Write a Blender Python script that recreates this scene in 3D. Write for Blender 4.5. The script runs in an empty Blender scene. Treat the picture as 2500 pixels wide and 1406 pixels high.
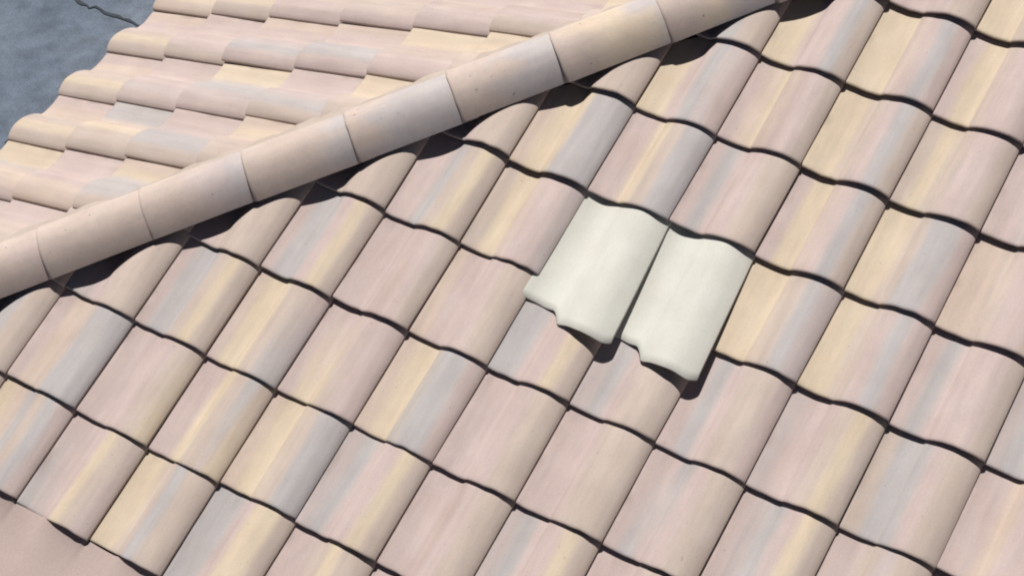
import bpy, bmesh, math, random
from mathutils import Matrix, Vector
R = math.radians
scene = bpy.context.scene
col = scene.collection

# ------------------------------------------------------------------ camera, sky, sun, exposure
CAM_AX = ((0.8570852916455219, 0.5139338067127697, -0.035732970246430386),
          (-0.36449365579770054, 0.653957411635032, 0.6629359536567896),
          (-0.3640730390019813, 0.5551682142245997, -0.747822890921728))
CAM_C = Vector((4.286766173522454, -1.8278888814842718, 4.5837002994237075))
cam = bpy.data.cameras.new('camera')
cam.sensor_width = 36.0
cam.lens = 60.62069806922194
cam.clip_start = 0.05
cam.clip_end = 2000
co = bpy.data.objects.new('camera', cam)
col.objects.link(co)
rx, ry, rz = CAM_AX
co.matrix_world = Matrix(((rx[0], ry[0], -rz[0], CAM_C.x), (rx[1], ry[1], -rz[1], CAM_C.y),
                          (rx[2], ry[2], -rz[2], CAM_C.z), (0, 0, 0, 1)))
scene.camera = co

SUN_TO = Vector((-0.31, 0.385, 0.975)).normalized()      # direction towards the sun
sun_el = math.asin(SUN_TO.z)
sun_az = math.atan2(SUN_TO.x, SUN_TO.y)
world = bpy.data.worlds.new('World')
scene.world = world
world.use_nodes = True
wn = world.node_tree
sky = wn.nodes.new('ShaderNodeTexSky')
sky.sky_type = 'NISHITA'
sky.sun_disc = False
sky.sun_elevation = sun_el
sky.sun_rotation = sun_az
sky.air_density = 0.2
sky.dust_density = 0.25
sky.ozone_density = 0.2
bg = wn.nodes['Background']
wn.links.new(sky.outputs[0], bg.inputs[0])
bg.inputs[1].default_value = 0.05
sl = bpy.data.lights.new('sun', 'SUN')
sl.energy = 4.6
sl.angle = R(0.5)
sl.color = (1.0, 0.975, 0.955)
so = bpy.data.objects.new('sun', sl)
col.objects.link(so)
so.location = (-6, 3, 12)
so.rotation_euler = SUN_TO.to_track_quat('Z', 'Y').to_euler()
vs = scene.view_settings
vs.view_transform = 'Standard'
vs.look = 'None'
vs.gamma = 1.0
vs.exposure = 0.19
scene.render.resolution_x = 1024
scene.render.resolution_y = 575
try:
    scene.cycles.filter_width = 2.0
except Exception:
    pass

# ------------------------------------------------------------------ constants of the roof
PITCH = R(18.3666)
CA, SA, TA = math.cos(PITCH), math.sin(PITCH), math.tan(PITCH)
W = 0.30
U0 = 1.1233                                   # column 0 of the near slope
V1 = [-0.0, 0.3486, 0.6998, 1.0526, 1.4041, 1.7429, 2.0876, 2.4252, 2.7679, 3.11, 3.46, 3.81]
Y0 = 2.1801                                   # strip 0 of the far slope
V2 = [-0.0647, 0.281, 0.6128, 0.9867, 1.3511, 1.7156, 2.08, 2.44]
DU = {-1: .005, 0: .0077, 1: -.0014, 2: -.0032, 3: -.0015, 4: -.0034, 5: -.0013, 6: .0026, 7: .0011, 8: .0008, 9: -.0023}
M1 = Matrix(((1, 0, 0), (0, CA, -SA), (0, SA, CA)))            # columns u, v, n of the near slope
M2 = Matrix(((0, CA, -SA), (-1, 0, 0), (0, SA, CA)))           # of the far slope
DECK = -0.056


def s2l(c):
    c = c / 255
    return c / 12.92 if c <= 0.04045 else ((c + 0.055) / 1.055) ** 2.4


def rgb(r, g, b, k=1.0):
    return (s2l(r) * k, s2l(g) * k, s2l(b) * k)


# ------------------------------------------------------------------ materials
def nt(name, rough=0.8, spec=0.3):
    m = bpy.data.materials.new(name)
    m.use_nodes = True
    t = m.node_tree
    b = t.nodes['Principled BSDF']
    b.inputs['Roughness'].default_value = rough
    b.inputs['Specular IOR Level'].default_value = spec
    return m, t, b


def N(t, typ, **kw):
    n = t.nodes.new('ShaderNode' + typ)
    for k, v in kw.items():
        setattr(n, k, v)
    return n


def noise(t, vec, scale, detail=3.0, rough=0.55):
    n = N(t, 'TexNoise')
    n.inputs['Scale'].default_value = scale
    n.inputs['Detail'].default_value = detail
    n.inputs['Roughness'].default_value = rough
    if vec is not None:
        t.links.new(vec, n.inputs['Vector'])
    return n.outputs['Fac']


def ramp(t, fac, stops):
    r = N(t, 'ValToRGB')
    el = r.color_ramp.elements
    while len(el) < len(stops):
        el.new(0.5)
    for e, (p, c) in zip(el, stops):
        e.position = p
        e.color = (c[0], c[1], c[2], 1)
    t.links.new(fac, r.inputs[0])
    return r.outputs[0]


def mixc(t, mode, fac, a, b):
    m = N(t, 'Mix', data_type='RGBA', blend_type=mode)
    for s, v in ((m.inputs[0], fac), (m.inputs[6], a), (m.inputs[7], b)):
        if isinstance(v, (int, float)):
            s.default_value = v
        elif isinstance(v, tuple):
            s.default_value = (v[0], v[1], v[2], 1)
        else:
            t.links.new(v, s)
    return m.outputs[2]


def bump(t, b, h, strength, dist=0.002):
    n = N(t, 'Bump')
    n.inputs['Strength'].default_value = strength
    n.inputs['Distance'].default_value = dist
    t.links.new(h, n.inputs['Height'])
    t.links.new(n.outputs[0], b.inputs['Normal'])


def local_coords(t, sx, sy, sz):
    tc = N(t, 'TexCoord')
    oi = N(t, 'ObjectInfo')
    mp = N(t, 'Mapping')
    mp.inputs['Scale'].default_value = (sx, sy, sz)
    t.links.new(tc.outputs['Object'], mp.inputs['Vector'])
    mul = N(t, 'Math', operation='MULTIPLY')
    mul.inputs[1].default_value = 37.0
    t.links.new(oi.outputs['Random'], mul.inputs[0])
    add = N(t, 'VectorMath', operation='ADD')
    t.links.new(mp.outputs[0], add.inputs[0])
    t.links.new(mul.outputs[0], add.inputs[1])
    return add.outputs[0]


def glazed(name, rough=0.78, along=(1.0, 0.07, 1.0), streak=0.075, speck=0.25, mottle=1.0):
    """concrete tile: the flash colours of each tile come from its own 'glaze' attribute,
    with finer streaks along its length, grain, and sparse dark specks"""
    m, t, b = nt(name, rough, 0.25)
    at = N(t, 'Attribute', attribute_name='glaze')
    v1 = local_coords(t, *along)
    f = noise(t, v1, 34.0, 3.0, 0.55)
    c = mixc(t, 'MULTIPLY', 1.0, at.outputs['Color'],
             ramp(t, f, [(0.25, (1 - streak,) * 3), (0.75, (1 + streak,) * 3)]))
    v2 = local_coords(t, 1, 1, 1)
    g = noise(t, v2, 260.0, 2.0, 0.6)
    c = mixc(t, 'MULTIPLY', 1.0, c, ramp(t, g, [(0.3, (0.935,) * 3), (0.7, (1.065,) * 3)]))
    blot = noise(t, local_coords(t, 1.0, 0.3, 1.0) if along[1] < 0.5 else v2, 30.0, 5.0, 0.65)
    c = mixc(t, 'MULTIPLY', 1.0, c, ramp(t, blot, [(0.30, (1 - .07 * mottle, 1 - .055 * mottle, 1 - .035 * mottle)), (0.5, (1.0,) * 3), (0.68, (1 + .055 * mottle, 1 + .04 * mottle, 1 + .01 * mottle))]))
    big = noise(t, v2, 7.0, 3.0, 0.5)
    c = mixc(t, 'MULTIPLY', 1.0, c, ramp(t, big, [(0.3, (0.955, 0.94, 0.935)), (0.7, (1.04, 1.045, 1.05))]))
    sp = noise(t, v2, 75.0, 1.0, 0.4)
    c = mixc(t, 'MIX', ramp(t, sp, [(0.755, (0,) * 3), (0.80, (speck,) * 3)]), c, (0.11, 0.07, 0.055))
    t.links.new(c, b.inputs['Base Color'])
    bump(t, b, g, 0.25, 0.0012)
    return m


M_TILE = glazed('flash_blended_tile', mottle=0.6)
M_CAP = glazed('ridge_cap_tile', along=(0.12, 1.0, 1.0), streak=0.05, speck=0.55)
M_WHITE = glazed('white_tile', streak=0.02, speck=0.06, mottle=0.35)

m, t, b = nt('roof_felt', 0.95, 0.1)
v = local_coords(t, 1, 1, 1)
t.links.new(ramp(t, noise(t, v, 30), [(0.3, (0.012, 0.007, 0.007)), (0.7, (0.024, 0.013, 0.013))]), b.inputs['Base Color'])
M_FELT = m
m, t, b = nt('hip_timber', 0.85, 0.2)
v = local_coords(t, 0.1, 1, 1)
t.links.new(ramp(t, noise(t, v, 60), [(0.3, (0.055, 0.02, 0.02)), (0.7, (0.10, 0.035, 0.032))]), b.inputs['Base Color'])
M_TIMBER = m


def stucco(name, c1, c2, sc=6.0):
    m, t, b = nt(name, 0.9, 0.15)
    v = local_coords(t, 1, 1, 1)
    f = noise(t, v, sc, 4, 0.55)
    c = ramp(t, f, [(0.3, c1), (0.7, c2)])
    st = noise(t, local_coords(t, 1, 0.4, 1), sc * 2.2, 5, 0.65)
    c = mixc(t, 'MULTIPLY', 1.0, c, ramp(t, st, [(0.28, (0.86, 0.86, 0.85)), (0.42, (1.0,) * 3)]))
    t.links.new(c, b.inputs['Base Color'])
    c = mixc(t, 'MULTIPLY', 1.0, c, ramp(t, noise(t, v, 140, 3, 0.7), [(0.3, (0.93,) * 3), (0.7, (1.07,) * 3)]))
    t.links.new(c, b.inputs['Base Color'])
    bump(t, b, noise(t, v, 180, 3), 0.2, 0.001)
    return m


M_SLAB = stucco('pink_membrane', rgb(180, 161, 153, .82), rgb(192, 173, 164, .84), 3.0)
M_MORTAR = stucco('bedding_mortar', rgb(196, 180, 166, .74), rgb(208, 192, 178, .78), 9.0)
M_WALL = stucco('wall_stucco', rgb(200, 185, 168), rgb(212, 198, 182))

m, t, b = nt('asphalt', 0.92, 0.2)
tc = N(t, 'TexCoord')
v = tc.outputs['Object']
c = ramp(t, noise(t, v, 0.9, 5, 0.6), [(0.3, (0.088, 0.112, 0.148)), (0.7, (0.160, 0.184, 0.220))])
c = mixc(t, 'MULTIPLY', 1.0, c, ramp(t, noise(t, v, 7.0, 6, 0.7), [(0.3, (0.72,) * 3), (0.7, (1.24,) * 3)]))
c = mixc(t, 'MULTIPLY', 1.0, c, ramp(t, noise(t, v, 90.0, 2, 0.7), [(0.3, (0.78,) * 3), (0.7, (1.22,) * 3)]))
t.links.new(c, b.inputs['Base Color'])
bump(t, b, noise(t, v, 90, 2), 0.4, 0.004)
M_ASPH = m
m, t, b = nt('crack_and_strip', 0.8, 0.3)
v = local_coords(t, 1, 1, 1)
t.links.new(ramp(t, noise(t, v, 12), [(0.3, (0.022, 0.026, 0.034)), (0.7, (0.045, 0.052, 0.064))]), b.inputs['Base Color'])
M_DARK_LINE = m


# ------------------------------------------------------------------ small helpers
def link(name, me, mat=None, parent=None):
    o = bpy.data.objects.new(name, me)
    col.objects.link(o)
    if mat:
        me.materials.append(mat)
    if parent:
        o.parent = parent
    return o


def tag(o, label=None, cat=None, group=None, kind=None):
    for k, x in (('label', label), ('category', cat), ('group', group), ('kind', kind)):
        if x:
            o[k] = x
    return o


def mesh_from(name, verts, faces):
    me = bpy.data.meshes.new(name)
    me.from_pydata([tuple(p) for p in verts], [], faces)
    me.validate()
    bm = bmesh.new()
    bm.from_mesh(me)
    bmesh.ops.recalc_face_normals(bm, faces=bm.faces)
    bm.to_mesh(me)
    bm.free()
    return me


def box(x0, x1, y0, y1, z0, z1):
    vs_ = [(x, y, z) for z in (z0, z1) for y in (y0, y1) for x in (x0, x1)]
    return vs_, [(0, 2, 3, 1), (4, 5, 7, 6), (0, 1, 5, 4), (2, 6, 7, 3), (0, 4, 6, 2), (1, 3, 7, 5)]


def interp(xs, ys, x):
    if x <= xs[0]:
        return ys[0]
    for i in range(len(xs) - 1):
        if x <= xs[i + 1]:
            f = (x - xs[i]) / (xs[i + 1] - xs[i])
            return ys[i] + f * (ys[i + 1] - ys[i])
    return ys[-1]


def catmull(xs, ys, x):
    n = len(xs)
    if x <= xs[0]:
        return ys[0]
    if x >= xs[-1]:
        return ys[-1]
    for i in range(n - 1):
        if x <= xs[i + 1]:
            break

    def slope(k):
        if k == 0:
            return (ys[1] - ys[0]) / (xs[1] - xs[0])
        if k == n - 1:
            return (ys[-1] - ys[-2]) / (xs[-1] - xs[-2])
        return (ys[k + 1] - ys[k - 1]) / (xs[k + 1] - xs[k - 1])
    h = xs[i + 1] - xs[i]
    s = (x - xs[i]) / h
    a, b_ = slope(i) * h, slope(i + 1) * h
    return (2 * s ** 3 - 3 * s * s + 1) * ys[i] + (s ** 3 - 2 * s * s + s) * a + (3 * s * s - 2 * s ** 3) * ys[i + 1] + (s ** 3 - s * s) * b_


# ------------------------------------------------------------------ the setting
bm_v, bm_f = box(-400, 400, -400, 400, -3.2, -2.9)
ground = link('asphalt_ground', mesh_from('asphalt_ground', bm_v, bm_f), M_ASPH)
tag(ground, kind='structure')


def crack(pts, wid, seed, label):
    rnd = random.Random(seed)
    P = []
    for (a, b_) in zip(pts[:-1], pts[1:]):
        a, b_ = Vector(a), Vector(b_)
        n = max(3, int((b_ - a).length / 0.035))
        for k in range(n):
            P.append(a.lerp(b_, k / n))
    P.append(Vector(pts[-1]))
    vs_, fs = [], []
    for i, p in enumerate(P):
        q = P[min(i + 1, len(P) - 1)] - P[max(i - 1, 0)]
        nrm = Vector((-q.y, q.x)).normalized()
        env = math.sin(math.pi * min(0.92, max(0.04, i / (len(P) - 1)))) ** 0.5
        off = rnd.uniform(-.016, .016)
        hw = wid * env * rnd.uniform(0.45, 1.2)
        for s in (-1, 1):
            w_ = p + nrm * (off + s * hw)
            vs_ += [(w_.x, w_.y, -2.893), (w_.x, w_.y, -2.899)]
    for i in range(len(P) - 1):
        k = i * 4
        fs += [(k, k + 2, k + 6, k + 4), (k, k + 4, k + 5, k + 1), (k + 2, k + 3, k + 7, k + 6)]
    o = link('pavement_dark_line', mesh_from('pavement_dark_line', vs_, fs), M_DARK_LINE)
    return tag(o, label, 'crack')


crack([(-3.9, 4.50), (-3.55, 4.56), (-3.36, 4.539), (-3.25, 4.515), (-3.149, 4.535), (-3.057, 4.522), (-2.889, 4.527), (-2.766, 4.515), (-2.5, 4.53)], 0.013, 3,
      'thin dark jagged crack across the grey asphalt at the top left')
crack([(-2.72, 2.9), (-2.75, 3.054), (-2.765, 3.141), (-2.80, 3.26), (-2.76, 3.40)], 0.03, 8,  # a short, wider dark strip laid on the ground beside the eave
      'short dark strip on the asphalt beside the wavy eave at the left edge')

# the house: deck under the tiles, walls, hip board
house = bpy.data.objects.new('house', None)
col.objects.link(house)
house.location = (5, 5, -2.9)
tag(house, 'house under the pale tiled hip roof with dark felt beneath the tiles', 'house', None, 'thing')
HX, HY = 11.0, 9.0
h = HY / 2
dz = DECK / CA
ov = -0.02
ring = [(ov, ov, dz + ov * TA), (HX - ov, ov, dz + ov * TA), (HX - ov, HY - ov, dz + ov * TA), (ov, HY - ov, dz + ov * TA),
        (h, h, dz + h * TA), (HX - h, h, dz + h * TA)]
low = [(x, y, z - 0.12) for (x, y, z) in ring[:4]]
vs_ = [Vector(p) - house.location for p in ring + low]
deck = link('roof_deck', mesh_from('roof_deck', vs_, [(0, 1, 5, 4), (1, 2, 5), (2, 3, 4, 5), (3, 0, 4),
            (0, 1, 7, 6), (1, 2, 8, 7), (2, 3, 9, 8), (3, 0, 6, 9), (6, 7, 8, 9)]), M_FELT, house)
bv, bf = box(0.45, HX - 0.45, 0.45, HY - 0.45, -2.9, -0.19)
link('wall', mesh_from('wall', [Vector(p) - house.location for p in bv], bf), M_WALL, house)
# hip board standing on the deck along the hip
hd = Vector((1, 1, TA)).normalized()
hs = Vector((1, -1, 0)).normalized()
hn = hs.cross(hd) * -1
if hn.z < 0:
    hn = -hn
vs_ = []
for tt in (0.06, h - .1):
    for s in (-0.02, 0.02):
        for z in (DECK - .01, 0.03):
            vs_.append(Vector((tt, tt, tt * TA)) + hs * s + hn * z - house.location)
link('hip_board', mesh_from('hip_board', vs_, [(0, 1, 3, 2), (4, 6, 7, 5), (0, 4, 5, 1), (2, 3, 7, 6), (1, 5, 7, 3), (0, 2, 6, 4)]), M_TIMBER, house)

# smooth pink patio roof against the eave
patio = bpy.data.objects.new('patio_roof', None)
col.objects.link(patio)
patio.location = (4, -1.2, -2.9)
tag(patio, 'smooth pinkish flat patio roof meeting the eave at the lower left corner', 'patio roof', None, 'thing')
SHEET = True
zt = -0.036
sl_ = 0.10
for px in (0.3, 4.5, 8.8):
    bv, bf = box(px - .06, px + .06, -2.3, -2.18, -2.9, -0.361)
    link('post', mesh_from('post', [Vector(p) - patio.location for p in bv], bf), M_WALL, patio)

# ------------------------------------------------------------------ tile shapes
PU = [-.05, 0, .08, .16, .25, .34, .395, .435, .50, .58, .66, .72, .78, .86, .93, .975, 1.0]
PZ = [-9, -10, -14.5, -18.5, -21, -20, -16.5, -5, 8, 19, 25.5, 28, 28.5, 25, 16, 7.5, -0.5]
US = [-.05, -.02, 0, .03, .06, .09, .12, .15, .18, .21, .24, .27, .30, .33, .36, .385, .40, .407, .42, .428, .44, .46, .48, .50, .525,
      .55, .575, .60, .625, .65, .675, .70, .725, .75, .775, .80, .825, .85, .875, .90, .925, .95, .975, .99, 1.0]
TH = 0.0095
RISE = 0.0205
RISE_LOW = 0.0160
LEN = 0.425


def prof(u):
    return catmull(PU, PZ, u) * 0.95 / 1000


K = 0.80
MEAN = (205, 188, 178)
def pal(r, g, b, f=0.62):
    return rgb(*[m_ + (x - m_) * f for m_, x in zip(MEAN, (r, g, b))], K)


PAL = {'A': pal(205, 188, 177), 'P': pal(207, 186, 180), 'T': pal(203, 186, 171), 'Y': pal(227, 208, 173), 'G': pal(183, 183, 184),
       'M': pal(191, 169, 161), 'C': pal(217, 195, 175), 'B': pal(188, 170, 150), 'L': pal(197, 184, 181),
       'W': rgb(224, 222, 210, .79)}


def vnoise(seed):
    rnd = random.Random(seed)
    tab = [rnd.uniform(-1, 1) for _ in range(64)]

    def f(x):
        i = math.floor(x)
        s = x - i
        s = s * s * (3 - 2 * s)
        return tab[i % 64] * (1 - s) + tab[(i + 1) % 64] * s
    return f


def band(code, u, hard=False):
    n = len(code)
    x = max(0.0, min(n - 1.0001, u * n - 0.5))
    i = int(x)
    s = x - i
    s = s * s * (3 - 2 * s)
    if hard:
        s = s * s * (3 - 2 * s)
    a, b_ = PAL[code[i]], PAL[code[min(i + 1, n - 1)]]
    return [a[k] * (1 - s) + b_[k] * s for k in range(3)]


def paint(code, seed, sat=1.0):
    """flash colours of one tile: code 'LEFT..RIGHT' with an optional '/' code for its upper end and
    an optional '!' = crisp right edge of the cream flash along the step between pan and barrel"""
    white = code[0] == 'W'
    crisp = code.endswith('!')
    code = code.rstrip('!')
    bot, top = (code.split('/') + [code])[:2] if '/' in code else (code, code)
    nz, nz2, nz3 = vnoise(seed), vnoise(seed + 991), vnoise(seed + 555)
    drift = nz3(3.3) * 0.05

    def f(u, v):
        uu = u + 0.03 * nz(v * 5) + 0.007 * nz2(v * 22) + drift * (v / .35 - .5)
        if crisp and u < 0.412:
            uu = min(uu, 0.40)
        if crisp and u >= 0.412:
            uu = max(uu, 0.52)
        a, b_ = band(bot, uu, True), band(top, uu, True)
        if sat < 1:
            a = [m_ + (q_ - m_) * sat for m_, q_ in zip(PAL['A'], a)]
            b_ = [m_ + (q_ - m_) * sat for m_, q_ in zip(PAL['A'], b_)]
        s = max(0.0, min(1.0, v / 0.35 + 0.15 * nz2(u * 9)))
        k = 1 + 0.025 * nz3(u * 14 + v * 2)
        # dirt caught in the channel beside the lap and under the butt above
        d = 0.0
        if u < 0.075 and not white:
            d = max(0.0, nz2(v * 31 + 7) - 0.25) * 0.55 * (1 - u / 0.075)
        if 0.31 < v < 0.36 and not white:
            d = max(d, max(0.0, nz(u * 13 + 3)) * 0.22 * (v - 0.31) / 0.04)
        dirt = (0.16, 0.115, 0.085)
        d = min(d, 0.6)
        return [(a[i] * (1 - s) + b_[i] * s) * k * (1 - d) + dirt[i] * d for i in range(3)]
    return f


def tile_mesh(name, paintf, seed, butt=None, length=LEN, lift_low=0.0, wide=0.0, soft=0.0, lip=1.0, th=TH, rise=RISE, us=US, head=None, amp=1.0, expo=0.347):
    """one S-profile tile: local x across, y up the slope, z off the slope; thick, with a rounded butt and open under the barrel"""
    rnd = random.Random(seed)
    nz = vnoise(seed + 17)
    v_s = [0, .0025, .007, .02, .05, .085, .12, .155, .19, .225, .26, .295, .33, .36, .39, length]
    drop = [.0028, .0008] + [0] * (len(v_s) - 2)
    verts, cols = [], []
    nu, nv = len(us), len(v_s)
    for side in (0, 1):
        for j, vv in enumerate(v_s):
            for u in us:
                lo = butt(u) if butt else (0.02 if u < 0 else 0.0)
                y = lo + (length - lo) * (vv * lip if j < 3 else vv) / length
                y += 0.0016 * nz(u * 9) * max(0, 1 - vv / .05)
                p_ = prof(u)
                if soft:
                    p_ = p_ * (1 - soft) + soft * (0.001 - 0.023 * math.cos(2 * math.pi * (u - 0.2)))
                z = p_ * amp + rise * (1 - y / expo) + lift_low * max(0.0, min(1.0, (u - 0.2) / 0.5)) * (0.3 + max(0.0, 1 - y / expo))
                z += 0.0006 * nz(u * 5 + vv * 11)
                if side == 0:
                    z -= drop[j] * lip
                    if u < -0.03:
                        z -= 0.001
                else:
                    z -= th
                verts.append((u * W * (1 + wide * max(0.0, 1 - y / expo)), y, z))
                cols.append(paintf(max(0, min(1, u)), max(0, y)))
    fs = []
    n0 = nu * nv
    for j in range(nv - 1):
        for i in range(nu - 1):
            a = j * nu + i
            fs.append((a, a + 1, a + nu + 1, a + nu))
            fs.append((n0 + a, n0 + a + nu, n0 + a + nu + 1, n0 + a + 1))
    for i in range(nu - 1):
        fs.append((i, n0 + i, n0 + i + 1, i + 1))
        a = (nv - 1) * nu + i
        fs.append((a, a + 1, n0 + a + 1, n0 + a))
    for j in range(nv - 1):
        a = j * nu
        fs.append((a, a + nu, n0 + a + nu, n0 + a))
        a = j * nu + nu - 1
        fs.append((a, n0 + a, n0 + a + nu, a + nu))
    me = bpy.data.meshes.new(name)
    me.from_pydata(verts, [], fs)
    at = me.attributes.new('glaze', 'FLOAT_COLOR', 'POINT')
    for i, c_ in enumerate(cols):
        at.data[i].color = (c_[0], c_[1], c_[2], 1)
    return me


def finish(me, ang=38):
    me.polygons.foreach_set('use_smooth', [True] * len(me.polygons))
    me.set_sharp_from_angle(angle=R(ang))
    me.update()


def cut(me, mw, keep_sign, gap):
    """saw a tile along the hip; keep the side where keep_sign*(x-y) is positive. Returns False when nothing is left"""
    bm = bmesh.new()
    bm.from_mesh(me)
    inv = mw.inverted()
    nrm = Vector((1, -1, 0)).normalized() * keep_sign
    p = inv @ (nrm * gap)
    nl = (inv.to_3x3() @ nrm).normalized()
    ds = [(v_.co - p).dot(nl) for v_ in bm.verts]
    ok = True
    if max(ds) <= 0.004:
        ok = False
    elif min(ds) < 0:
        bmesh.ops.bisect_plane(bm, geom=bm.verts[:] + bm.edges[:] + bm.faces[:], plane_co=p, plane_no=nl, clear_inner=True)
    bm.to_mesh(me)
    bm.free()
    return ok


def project(P):
    q = P - CAM_C
    x, y, z = (sum(a * b_ for a, b_ in zip(ax, q)) for ax in CAM_AX)
    return 0.5 + x / z * 60.6207 / 36, 0.5 * 1406 / 2500 - y / z * 60.6207 / 36      # in widths, y down


def in_view(me, mw):
    """how much of the laid face of a tile the frame and the ridge caps leave in sight"""
    n = 0
    for v_ in me.vertices:
        if v_.co.y > 0.34 or v_.co.x < 0:
            continue
        P = mw @ v_.co
        if -0.11 < (P.x - P.y) / math.sqrt(2) < 0.085:
            continue
        x, y = project(P)
        if 0.004 < x < 0.996 and 0.004 < y < 0.5584:
            n += 1
    return n


ORD = ['zeroth', 'first', 'second', 'third', 'fourth', 'fifth', 'sixth', 'seventh', 'eighth', 'ninth', 'tenth', 'eleventh']
NAMES = {'P': 'pink', 'T': 'tan', 'Y': 'cream', 'G': 'grey', 'M': 'mauve', 'C': 'peach', 'L': 'lilac', 'B': 'brown'}


def look(code):
    """the two flash colours that stand out most on the tile"""
    code = code.replace('/', '').replace('!', '')
    w_ = {'P': 1.0, 'T': 0.95, 'Y': 1.9, 'G': 1.7, 'M': 1.3, 'C': 1.2, 'L': 1.2, 'B': 1.0}
    sc = {}
    for ch in code:
        sc[ch] = sc.get(ch, 0) + w_[ch]
    k = sorted(sc, key=lambda c_: -sc[c_])
    return NAMES[k[0]] if len(k) == 1 else NAMES[k[0]] + ' and ' + NAMES[k[1]]


# ------------------------------------------------------------------ flash colours read off the photograph, tile by tile: CODE1[(column, course)]
CODE1 = {
    (-1, 0): 'YCGTGP', (0, 0): 'GLPYTP/PPPYTT', (1, 0): 'YYTGTT', (2, 0): 'GGPYYT', (3, 0): 'PPTYTT', (4, 0): 'PPPTTT',
    (-2, 1): 'PGGGTT', (-1, 1): 'PCTGGG', (0, 1): 'PPPPTY/PPPPTT', (1, 1): 'PPYTTY/PPYTGT', (2, 1): 'CYYTGG!', (3, 1): 'LGPPYT', (4, 1): 'PPMPTT',
    (5, 1): 'LGPPYT', (6, 1): 'PPPTTT', (7, 1): 'PPTTTP',
    (-1, 2): 'GLPTTT', (0, 2): 'PGGTYT', (1, 2): 'PYYTGG/CYYTTP', (2, 2): 'PYYTPP/PPPPPP', (3, 2): 'CYYGGP!', (4, 2): 'PPPPTT', (5, 2): 'PPPTTT',
    (6, 2): 'PGPPTT/PPGPTT', (7, 2): 'PLGPYT', (8, 2): 'PPTLTT', (9, 2): 'PPCPPP',
    (0, 3): 'PPTTTT', (1, 3): 'PGGPYT', (2, 3): 'PPPMPT', (3, 3): 'CPPPTT', (4, 3): 'GGPPYT', (5, 3): 'LGPTTT', (6, 3): 'PGPTTP', (7, 3): 'LPPTYT',
    (8, 3): 'TGGPTT', (9, 3): 'PPCPPP', (10, 3): 'PPPPTT',
    (1, 4): 'PPTTTT', (2, 4): 'PPGTYT', (3, 4): 'TYYPPL!', (6, 4): 'YYYTGL!', (7, 4): 'YYTPGP', (8, 4): 'PGPPPT', (9, 4): 'LGGPPT', (10, 4): 'PPPTTT',
    (2, 5): 'PPPTTT', (3, 5): 'CYYGGG', (4, 5): 'PPYTGG', (5, 5): 'PGPPTT', (6, 5): 'PYYPGT!', (7, 5): 'YYTGGP', (8, 5): 'CCTPPT', (9, 5): 'LPPTTT',
    (3, 6): 'PPTTTT', (4, 6): 'YYPGLP', (5, 6): 'PCYMPT!', (6, 6): 'YYTPGT', (7, 6): 'TYTPPT', (8, 6): 'PPLPTT', (9, 6): 'PGGTTT',
    (4, 7): 'LLGGTT', (5, 7): 'YYPPGT', (6, 7): 'YYYPGP!', (7, 7): 'PYYPPP!', (8, 7): 'PPTTTT',
    (5, 8): 'GGGGTT', (6, 8): 'PPPPTT', (7, 8): 'YYYTTT!', (8, 8): 'PPTGTT',
}
CODE2 = {
    (0, 0): 'PPTYYC', (0, 1): 'PPTTYT', (0, 2): 'PPPTPP', (0, 3): 'YPTTTP', (0, 4): 'PPTMPP', (0, 5): 'CPPMPT', (0, 6): 'CYTTTP', (0, 7): 'PPTTTT',
    (1, 0): 'CPPTYT', (1, 1): 'PPPPPT', (1, 2): 'CPPLGP', (1, 3): 'CPPGGP', (1, 4): 'YYPTPP!', (1, 5): 'YYYCTT!', (1, 6): 'CCTTTT',
    (2, 0): 'PCTTYT', (2, 1): 'PPPPLP', (2, 2): 'YYGGLP!', (2, 3): 'PPPLGT', (2, 4): 'YYYTTT!', (2, 5): 'CPTTTT',
    (3, 0): 'PCCTYT', (3, 1): 'GGCYTT', (3, 2): 'PPLGGT', (3, 3): 'CYCTTT', (3, 4): 'PPTTTT',
    (4, 0): 'YYGCCP!', (4, 1): 'PPPPCC', (4, 2): 'CYGGGT!', (4, 3): 'PTTTTT',
    (5, 1): 'PPTTTT', (5, 2): 'PCPTTT', (5, 3): 'TTTPTT',
    (-1, 4): 'CPTTTT', (-1, 5): 'PPTMTT', (-1, 6): 'CYTTTP', (-1, 7): 'PPTTPP',
}
NEAR_WHITE = {(4, 3): 'directly below the left white tile', (5, 3): 'directly below the right white tile',
              (3, 4): 'touching the left side of the left white tile', (6, 4): 'touching the right side of the right white tile',
              (4, 5): 'directly above the left white tile', (5, 5): 'directly above the right white tile'}

rnd = random.Random(11)
POOL = ['PPPTTT', 'PGPPTT', 'YYTGGP', 'PCYTTT', 'LGPPYT', 'PPTTTT', 'PPMPTT']

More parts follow.
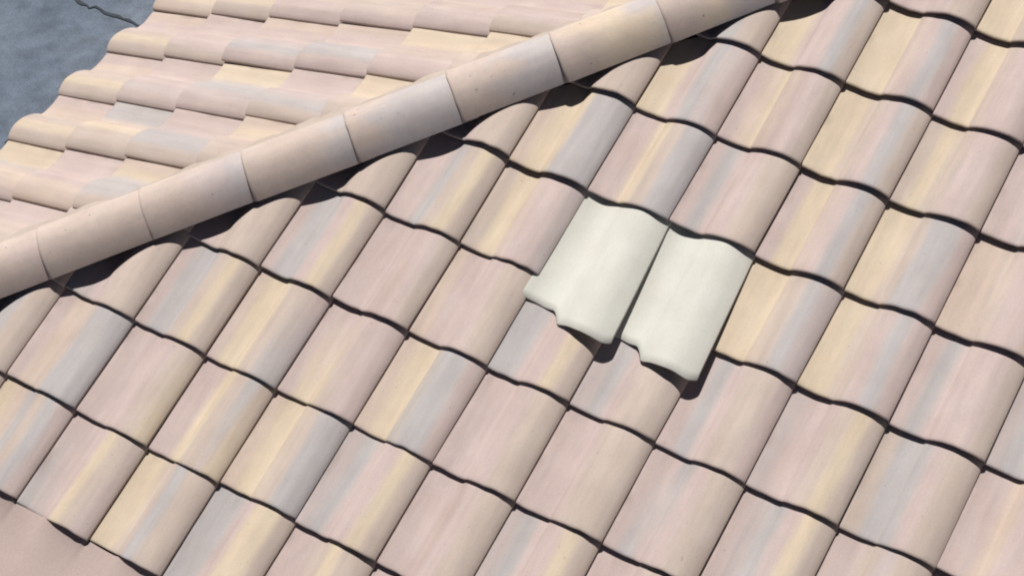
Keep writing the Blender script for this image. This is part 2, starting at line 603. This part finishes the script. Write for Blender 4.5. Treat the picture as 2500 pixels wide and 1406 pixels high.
# ------------------------------------------------------------------ near slope
near = {}
for r in range(0, 10):
    for c in range(-3, 12):
        if (c, r) in ((4, 4), (5, 4)):
            continue
        code = CODE1.get((c, r)) or rnd.choice(POOL)
        sd = 1000 + r * 40 + c
        jr = random.Random(sd)
        u = U0 + c * W + DU.get(c, 0)
        lift = jr.uniform(0, .003)
        if (c, r) in ((4, 5), (5, 5)):
            lift = 0.005
        loc = Vector((u, V1[r] * CA, V1[r] * SA)) + M1 @ Vector((jr.uniform(-.0015, .0015), jr.uniform(-.004, .004), lift))
        rot = Matrix.Rotation(R(jr.uniform(-.55, .55)), 3, 'Z')
        mw = Matrix.Translation(loc) @ (M1 @ rot).to_4x4()
        # rough reach test before building
        x, y = project(loc + M1 @ Vector((.15, .17, 0)))
        if not (-0.17 < x < 1.17 and -0.17 < y < 0.74) or (loc.x + .3) - loc.y < -0.05:
            continue
        ex = V1[r + 1] - V1[r]
        rise = (RISE_LOW if r <= 2 else 0.018 if r <= 4 else 0.0212) * (1 if r == 0 else jr.uniform(0.9, 1.14))
        me = tile_mesh('roof_tile', paint(code, sd), sd, expo=ex, rise=rise)
        if not cut(me, mw, 1, 0.055):
            bpy.data.meshes.remove(me)
            continue
        finish(me)
        o = link('roof_tile', me, M_TILE)
        o.matrix_world = mw
        near[(c, r)] = (o, code, in_view(me, mw))
for r in range(0, 10):
    seen = [c for c in range(-3, 12) if (c, r) in near and near[(c, r)][2] > 6]
    for c in range(-3, 12):
        if (c, r) not in near:
            continue
        o, code, n = near[(c, r)]
        if c not in seen:
            tag(o, 'streaked pale roof tile lying just past the edge of the picture', 'roof tile', 'roof tiles past the edge of the picture', 'thing')
            continue
        k = seen.index(c) + 1
        if (c, r) in NEAR_WHITE:
            lab = look(code) + ' streaked tile ' + NEAR_WHITE[(c, r)]
        elif r == 0:
            lab = look(code) + ' tile, ' + ORD[k] + ' from the left in the lowest course at the eave'
        else:
            if r == 4 and c > 5:
                k += 2
            lab = look(code) + ' tile, ' + ORD[k] + ' from the ridge in the ' + ORD[r + 1] + ' course above the eave'
        tag(o, lab, 'roof tile', 'roof tiles on the near slope', 'thing')

# the sheet of the patio roof is dressed up against the wavy butts of the eave course
xs = [0.1 + 0.0075 * i for i in range(560)] + [4.5, 9.0]
ys = [-0.0015, -0.004, -0.02, -0.045, -0.08, -0.13, -0.2, -0.3, -0.6, -1.2, -2.4]
vs_, fs = [], []
for x in xs:
    cc_ = (x - U0) / W
    wv = prof(cc_ - math.floor(cc_)) if x < 4.3 else 0
    for y in ys:
        s_ = max(0.0, -y)
        z = (0.72 * wv - 0.0035 + RISE_LOW - 0.003) * math.exp(-s_ / 0.05) - 0.016 * (1 - math.exp(-s_ / 0.15)) - sl_ * s_
        vs_.append(Vector((x, y, z)) - patio.location)
n_ = len(ys)
for i in range(len(xs) - 1):
    for j in range(n_ - 1):
        a = i * n_ + j
        fs.append((a, a + 1, a + n_ + 1, a + n_))
me = bpy.data.meshes.new('roof_sheet')
me.from_pydata(vs_, [], fs)
bm = bmesh.new()
bm.from_mesh(me)
bmesh.ops.recalc_face_normals(bm, faces=bm.faces)
if sum(f_.normal.z for f_ in bm.faces) < 0:
    bmesh.ops.reverse_faces(bm, faces=bm.faces)
r_ = bmesh.ops.extrude_face_region(bm, geom=bm.faces[:])
for v_ in [g for g in r_['geom'] if isinstance(g, bmesh.types.BMVert)]:
    v_.co.z -= 0.006
bmesh.ops.recalc_face_normals(bm, faces=bm.faces)
bm.to_mesh(me)
bm.free()
finish(me, 45)
link('roof_sheet', me, M_SLAB, patio)
bv, bf = box(0.1, 9, -2.4, -0.06, -0.36, -0.30)
link('frame', mesh_from('frame', [Vector(p) - patio.location for p in bv], bf), M_WALL, patio)

# the two white tiles, slipped down over the course below
for c, lab in ((4, 'left one of two plain white tiles slipped over the course below'),
               (5, 'right one of two plain white tiles, lower corner raised over a dark shadow')):
    sd = 5000 + c

    def bt(u):
        q = max(0.0, min(1.0, (u - 0.30) / 0.15))
        return -0.086 - 0.046 * q * q * (3 - 2 * q) - 0.006 * max(0.0, u - .45) + 0.016 * max(0.0, (u - .9) / .1) ** 2
    me = tile_mesh('white_roof_tile', paint('WWWWWW', sd), sd, butt=bt, length=0.316, lift_low=0.013, th=0.012, rise=0.0145, amp=1.12, wide=0.085, soft=0.65, lip=2.4)
    loc = Vector((U0 + c * W - .002, V1[4] * CA, V1[4] * SA)) + M1 @ Vector((0, 0, 0.004))
    mw = Matrix.Translation(loc) @ (M1 @ Matrix.Rotation(R(-.6), 3, 'Z')).to_4x4()
    finish(me)
    o = link('white_roof_tile', me, M_WHITE)
    o.matrix_world = mw
    tag(o, lab, 'roof tile', 'white tiles on the near slope', 'thing')

# ------------------------------------------------------------------ far slope
far = {}
for k in range(-2, 8):
    for r in range(0, 8):
        code = CODE2.get((k, r)) or rnd.choice(POOL)
        sd = 3000 + r * 40 + k
        jr = random.Random(sd)
        y = Y0 - (k - 1) * W
        v = V2[r]
        loc = Vector((v * CA, y, v * SA)) + M2 @ Vector((0, jr.uniform(-.006, .006), jr.uniform(0, .002)))
        rot = Matrix.Rotation(R(jr.uniform(-.5, .5)), 3, 'Z')
        mw = Matrix.Translation(loc) @ (M2 @ rot).to_4x4()
        px, py = project(loc + M2 @ Vector((.15, .17, 0)))
        if not (-0.17 < px < 1.1 and -0.14 < py < 0.7) or loc.y + .01 - loc.x < -0.05:
            continue
        ex = (V2[r + 1] - V2[r]) if r + 1 < len(V2) else 0.36
        me = tile_mesh('roof_tile', paint(code, sd, 0.8), sd, expo=ex, rise=0.0205 * jr.uniform(0.95, 1.3))
        if not cut(me, mw, -1, 0.055):
            bpy.data.meshes.remove(me)
            continue
        finish(me)
        o = link('roof_tile', me, M_TILE)
        o.matrix_world = mw
        far[(k, r)] = (o, code, in_view(me, mw))
rows = sorted({k for (k, r) in far if far[(k, r)][2] > 6})
for k in range(-2, 8):
    seen = [r for r in range(8) if (k, r) in far and far[(k, r)][2] > 6]
    for r in range(8):
        if (k, r) not in far:
            continue
        o, code, n = far[(k, r)]
        if r not in seen:
            tag(o, 'streaked pale roof tile lying just past the edge of the picture', 'roof tile', 'roof tiles past the edge of the picture', 'thing')
            continue
        lab = look(code) + ' tile beyond the ridge, ' + ORD[seen.index(r) + 1] + ' from the left in ' + ORD[rows.index(k) + 1] + ' row down'
        tag(o, lab, 'roof tile', 'roof tiles on the far slope', 'thing')

# mortar bedding that closes the caps on the far slope
xs = [0.05 + 0.022 * i for i in range(175)]
nzm, nzn = vnoise(77), vnoise(78)
vs_, fs, cl = [], [], []
prf = [(-0.07, 0.055), (-0.11, 0.046), (-0.15, 0.028), (-0.19, 0.010), (-0.222, -0.012), (-0.236, -0.04), (-0.236, -0.09), (-0.07, -0.06)]
for i, x in enumerate(xs):
    for j, (s_, z_) in enumerate(prf):
        w_ = 0.5 * nzm(x * 9) + 0.5 * nzn(x * 27)
        e_ = max(0.0, min(1.0, (-s_ - 0.11) / 0.08))
        P = hd * (x * math.sqrt(2 + TA * TA)) + hs * (s_ - 0.020 * w_ * e_) + hn * (z_ + 0.004 * nzn(x * 40 + j) * e_)
        vs_.append(P - house.location)
n_ = len(prf)
for i in range(len(xs) - 1):
    for j in range(n_):
        a, b_ = i * n_ + j, i * n_ + (j + 1) % n_
        fs.append((a, b_, b_ + n_, a + n_))
fs += [tuple(range(n_)), tuple((len(xs) - 1) * n_ + q for q in range(n_))]
me = mesh_from('mortar_bed', vs_, fs)
finish(me, 60)
link('mortar_bed', me, M_MORTAR, house)

# ------------------------------------------------------------------ ridge caps along the hip
CAPC = ['TTTT', 'TTPP', 'TTTP', 'TTTT', 'TTLG', 'TTTG', 'TGGG', 'TTGG', 'TYYG', 'TYGG', 'TTGG', 'TTTT', 'TTTT']
STEP = 0.2588
for i in range(-2, 10):
    t0 = 0.722 + STEP * i
    L = STEP * math.sqrt(2 + TA * TA) + 0.055
    sd = 7000 + i
    jr = random.Random(sd)
    nz = vnoise(sd)
    code = CAPC[i + 3]
    ys = [0, .003, .009, .04, .09, .14, .19, .24, .29, .34, L - .04, L]
    na = 28
    verts, cols = [], []
    for side in (0, 1):
        for j, yy in enumerate(ys):
            f = yy / L
            a_ = 0.127 - 0.004 * f - (0.0055 if side else 0) - ([.0038, .0012][j] if (j < 2 and not side) else 0)
            hh = 0.091 - 0.003 * f - (0.0055 if side else 0) - ([.0038, .0012][j] if (j < 2 and not side) else 0)
            zb = 0.023 + 0.0045 * (1 - f)
            for q in range(na + 1):
                th = math.pi * q / na
                cx, cz = -math.cos(th), math.sin(th)
                x = a_ * math.sin(math.pi * (q / na - 0.5) * 0.999)
                z = hh * (1 - abs(x / a_) ** 2.15)
                x -= 0.021
                verts.append((yy + 0.0012 * nz(q * .4) * (1 if yy < .02 else 0), x, zb + z))
                s = max(0, min(1, f + .12 * nz(q * .3)))
                s = max(0, min(1, s + .10 * nz(yy * 30 + q * .15)))
                cc = band(code, s)
                edge = q / na
                tint = band('TTPPPP', edge)
                cols.append([1.13 * (0.82 * cc[m_] + 0.18 * tint[m_]) for m_ in range(3)])
    nu, nv = na + 1, len(ys)
    n0 = nu * nv
    fs = []
    for j in range(nv - 1):
        for q in range(na):
            a = j * nu + q
            fs.append((a, a + nu, a + nu + 1, a + 1))
            fs.append((n0 + a, n0 + a + 1, n0 + a + nu + 1, n0 + a + nu))
    for q in range(na):
        fs.append((q, q + 1, n0 + q + 1, n0 + q))
        a = (nv - 1) * nu + q
        fs.append((a, n0 + a, n0 + a + 1, a + 1))
    for j in range(nv - 1):
        a = j * nu
        fs.append((a, n0 + a, n0 + a + nu, a + nu))
        a = j * nu + na
        fs.append((a, a + nu, n0 + a + nu, n0 + a))
    me = bpy.data.meshes.new('ridge_cap')
    me.from_pydata(verts, [], fs)
    at = me.attributes.new('glaze', 'FLOAT_COLOR', 'POINT')
    for k_, c_ in enumerate(cols):
        at.data[k_].color = (c_[0], c_[1], c_[2], 1)
    bm = bmesh.new()
    bm.from_mesh(me)
    bmesh.ops.recalc_face_normals(bm, faces=bm.faces)
    bm.to_mesh(me)
    bm.free()
    finish(me)
    o = link('ridge_cap', me, M_CAP)
    # local x up the hip, y towards the near slope, z off the ridge
    basis = Matrix((hd, hs, hn)).transposed()
    o.matrix_world = Matrix.Translation(Vector((t0, t0, t0 * TA)) + hs * jr.uniform(-.005, .005)) @ (
        basis @ Matrix.Rotation(R(jr.uniform(-.8, .8)), 3, 'Z') @ Matrix.Rotation(R(jr.uniform(-.5, .5)), 3, 'Y')).to_4x4()
    if -1 <= i <= 7:
        nm = {0: 'plain tan', 1: 'plain tan', 2: 'plain tan', 3: 'tan and bluish', 4: 'tan and grey', 5: 'bluish grey', 6: 'grey', 7: 'cream and grey', -1: 'plain tan'}[i]
        tag(o, nm + ' half round ridge cap, ' + ORD[i + 2] + ' along the hip from the left edge', 'ridge cap', 'ridge caps along the hip')
    else:
        tag(o, 'half round ridge cap on the hip just past the edge of the picture', 'ridge cap', 'ridge caps past the edge of the picture')
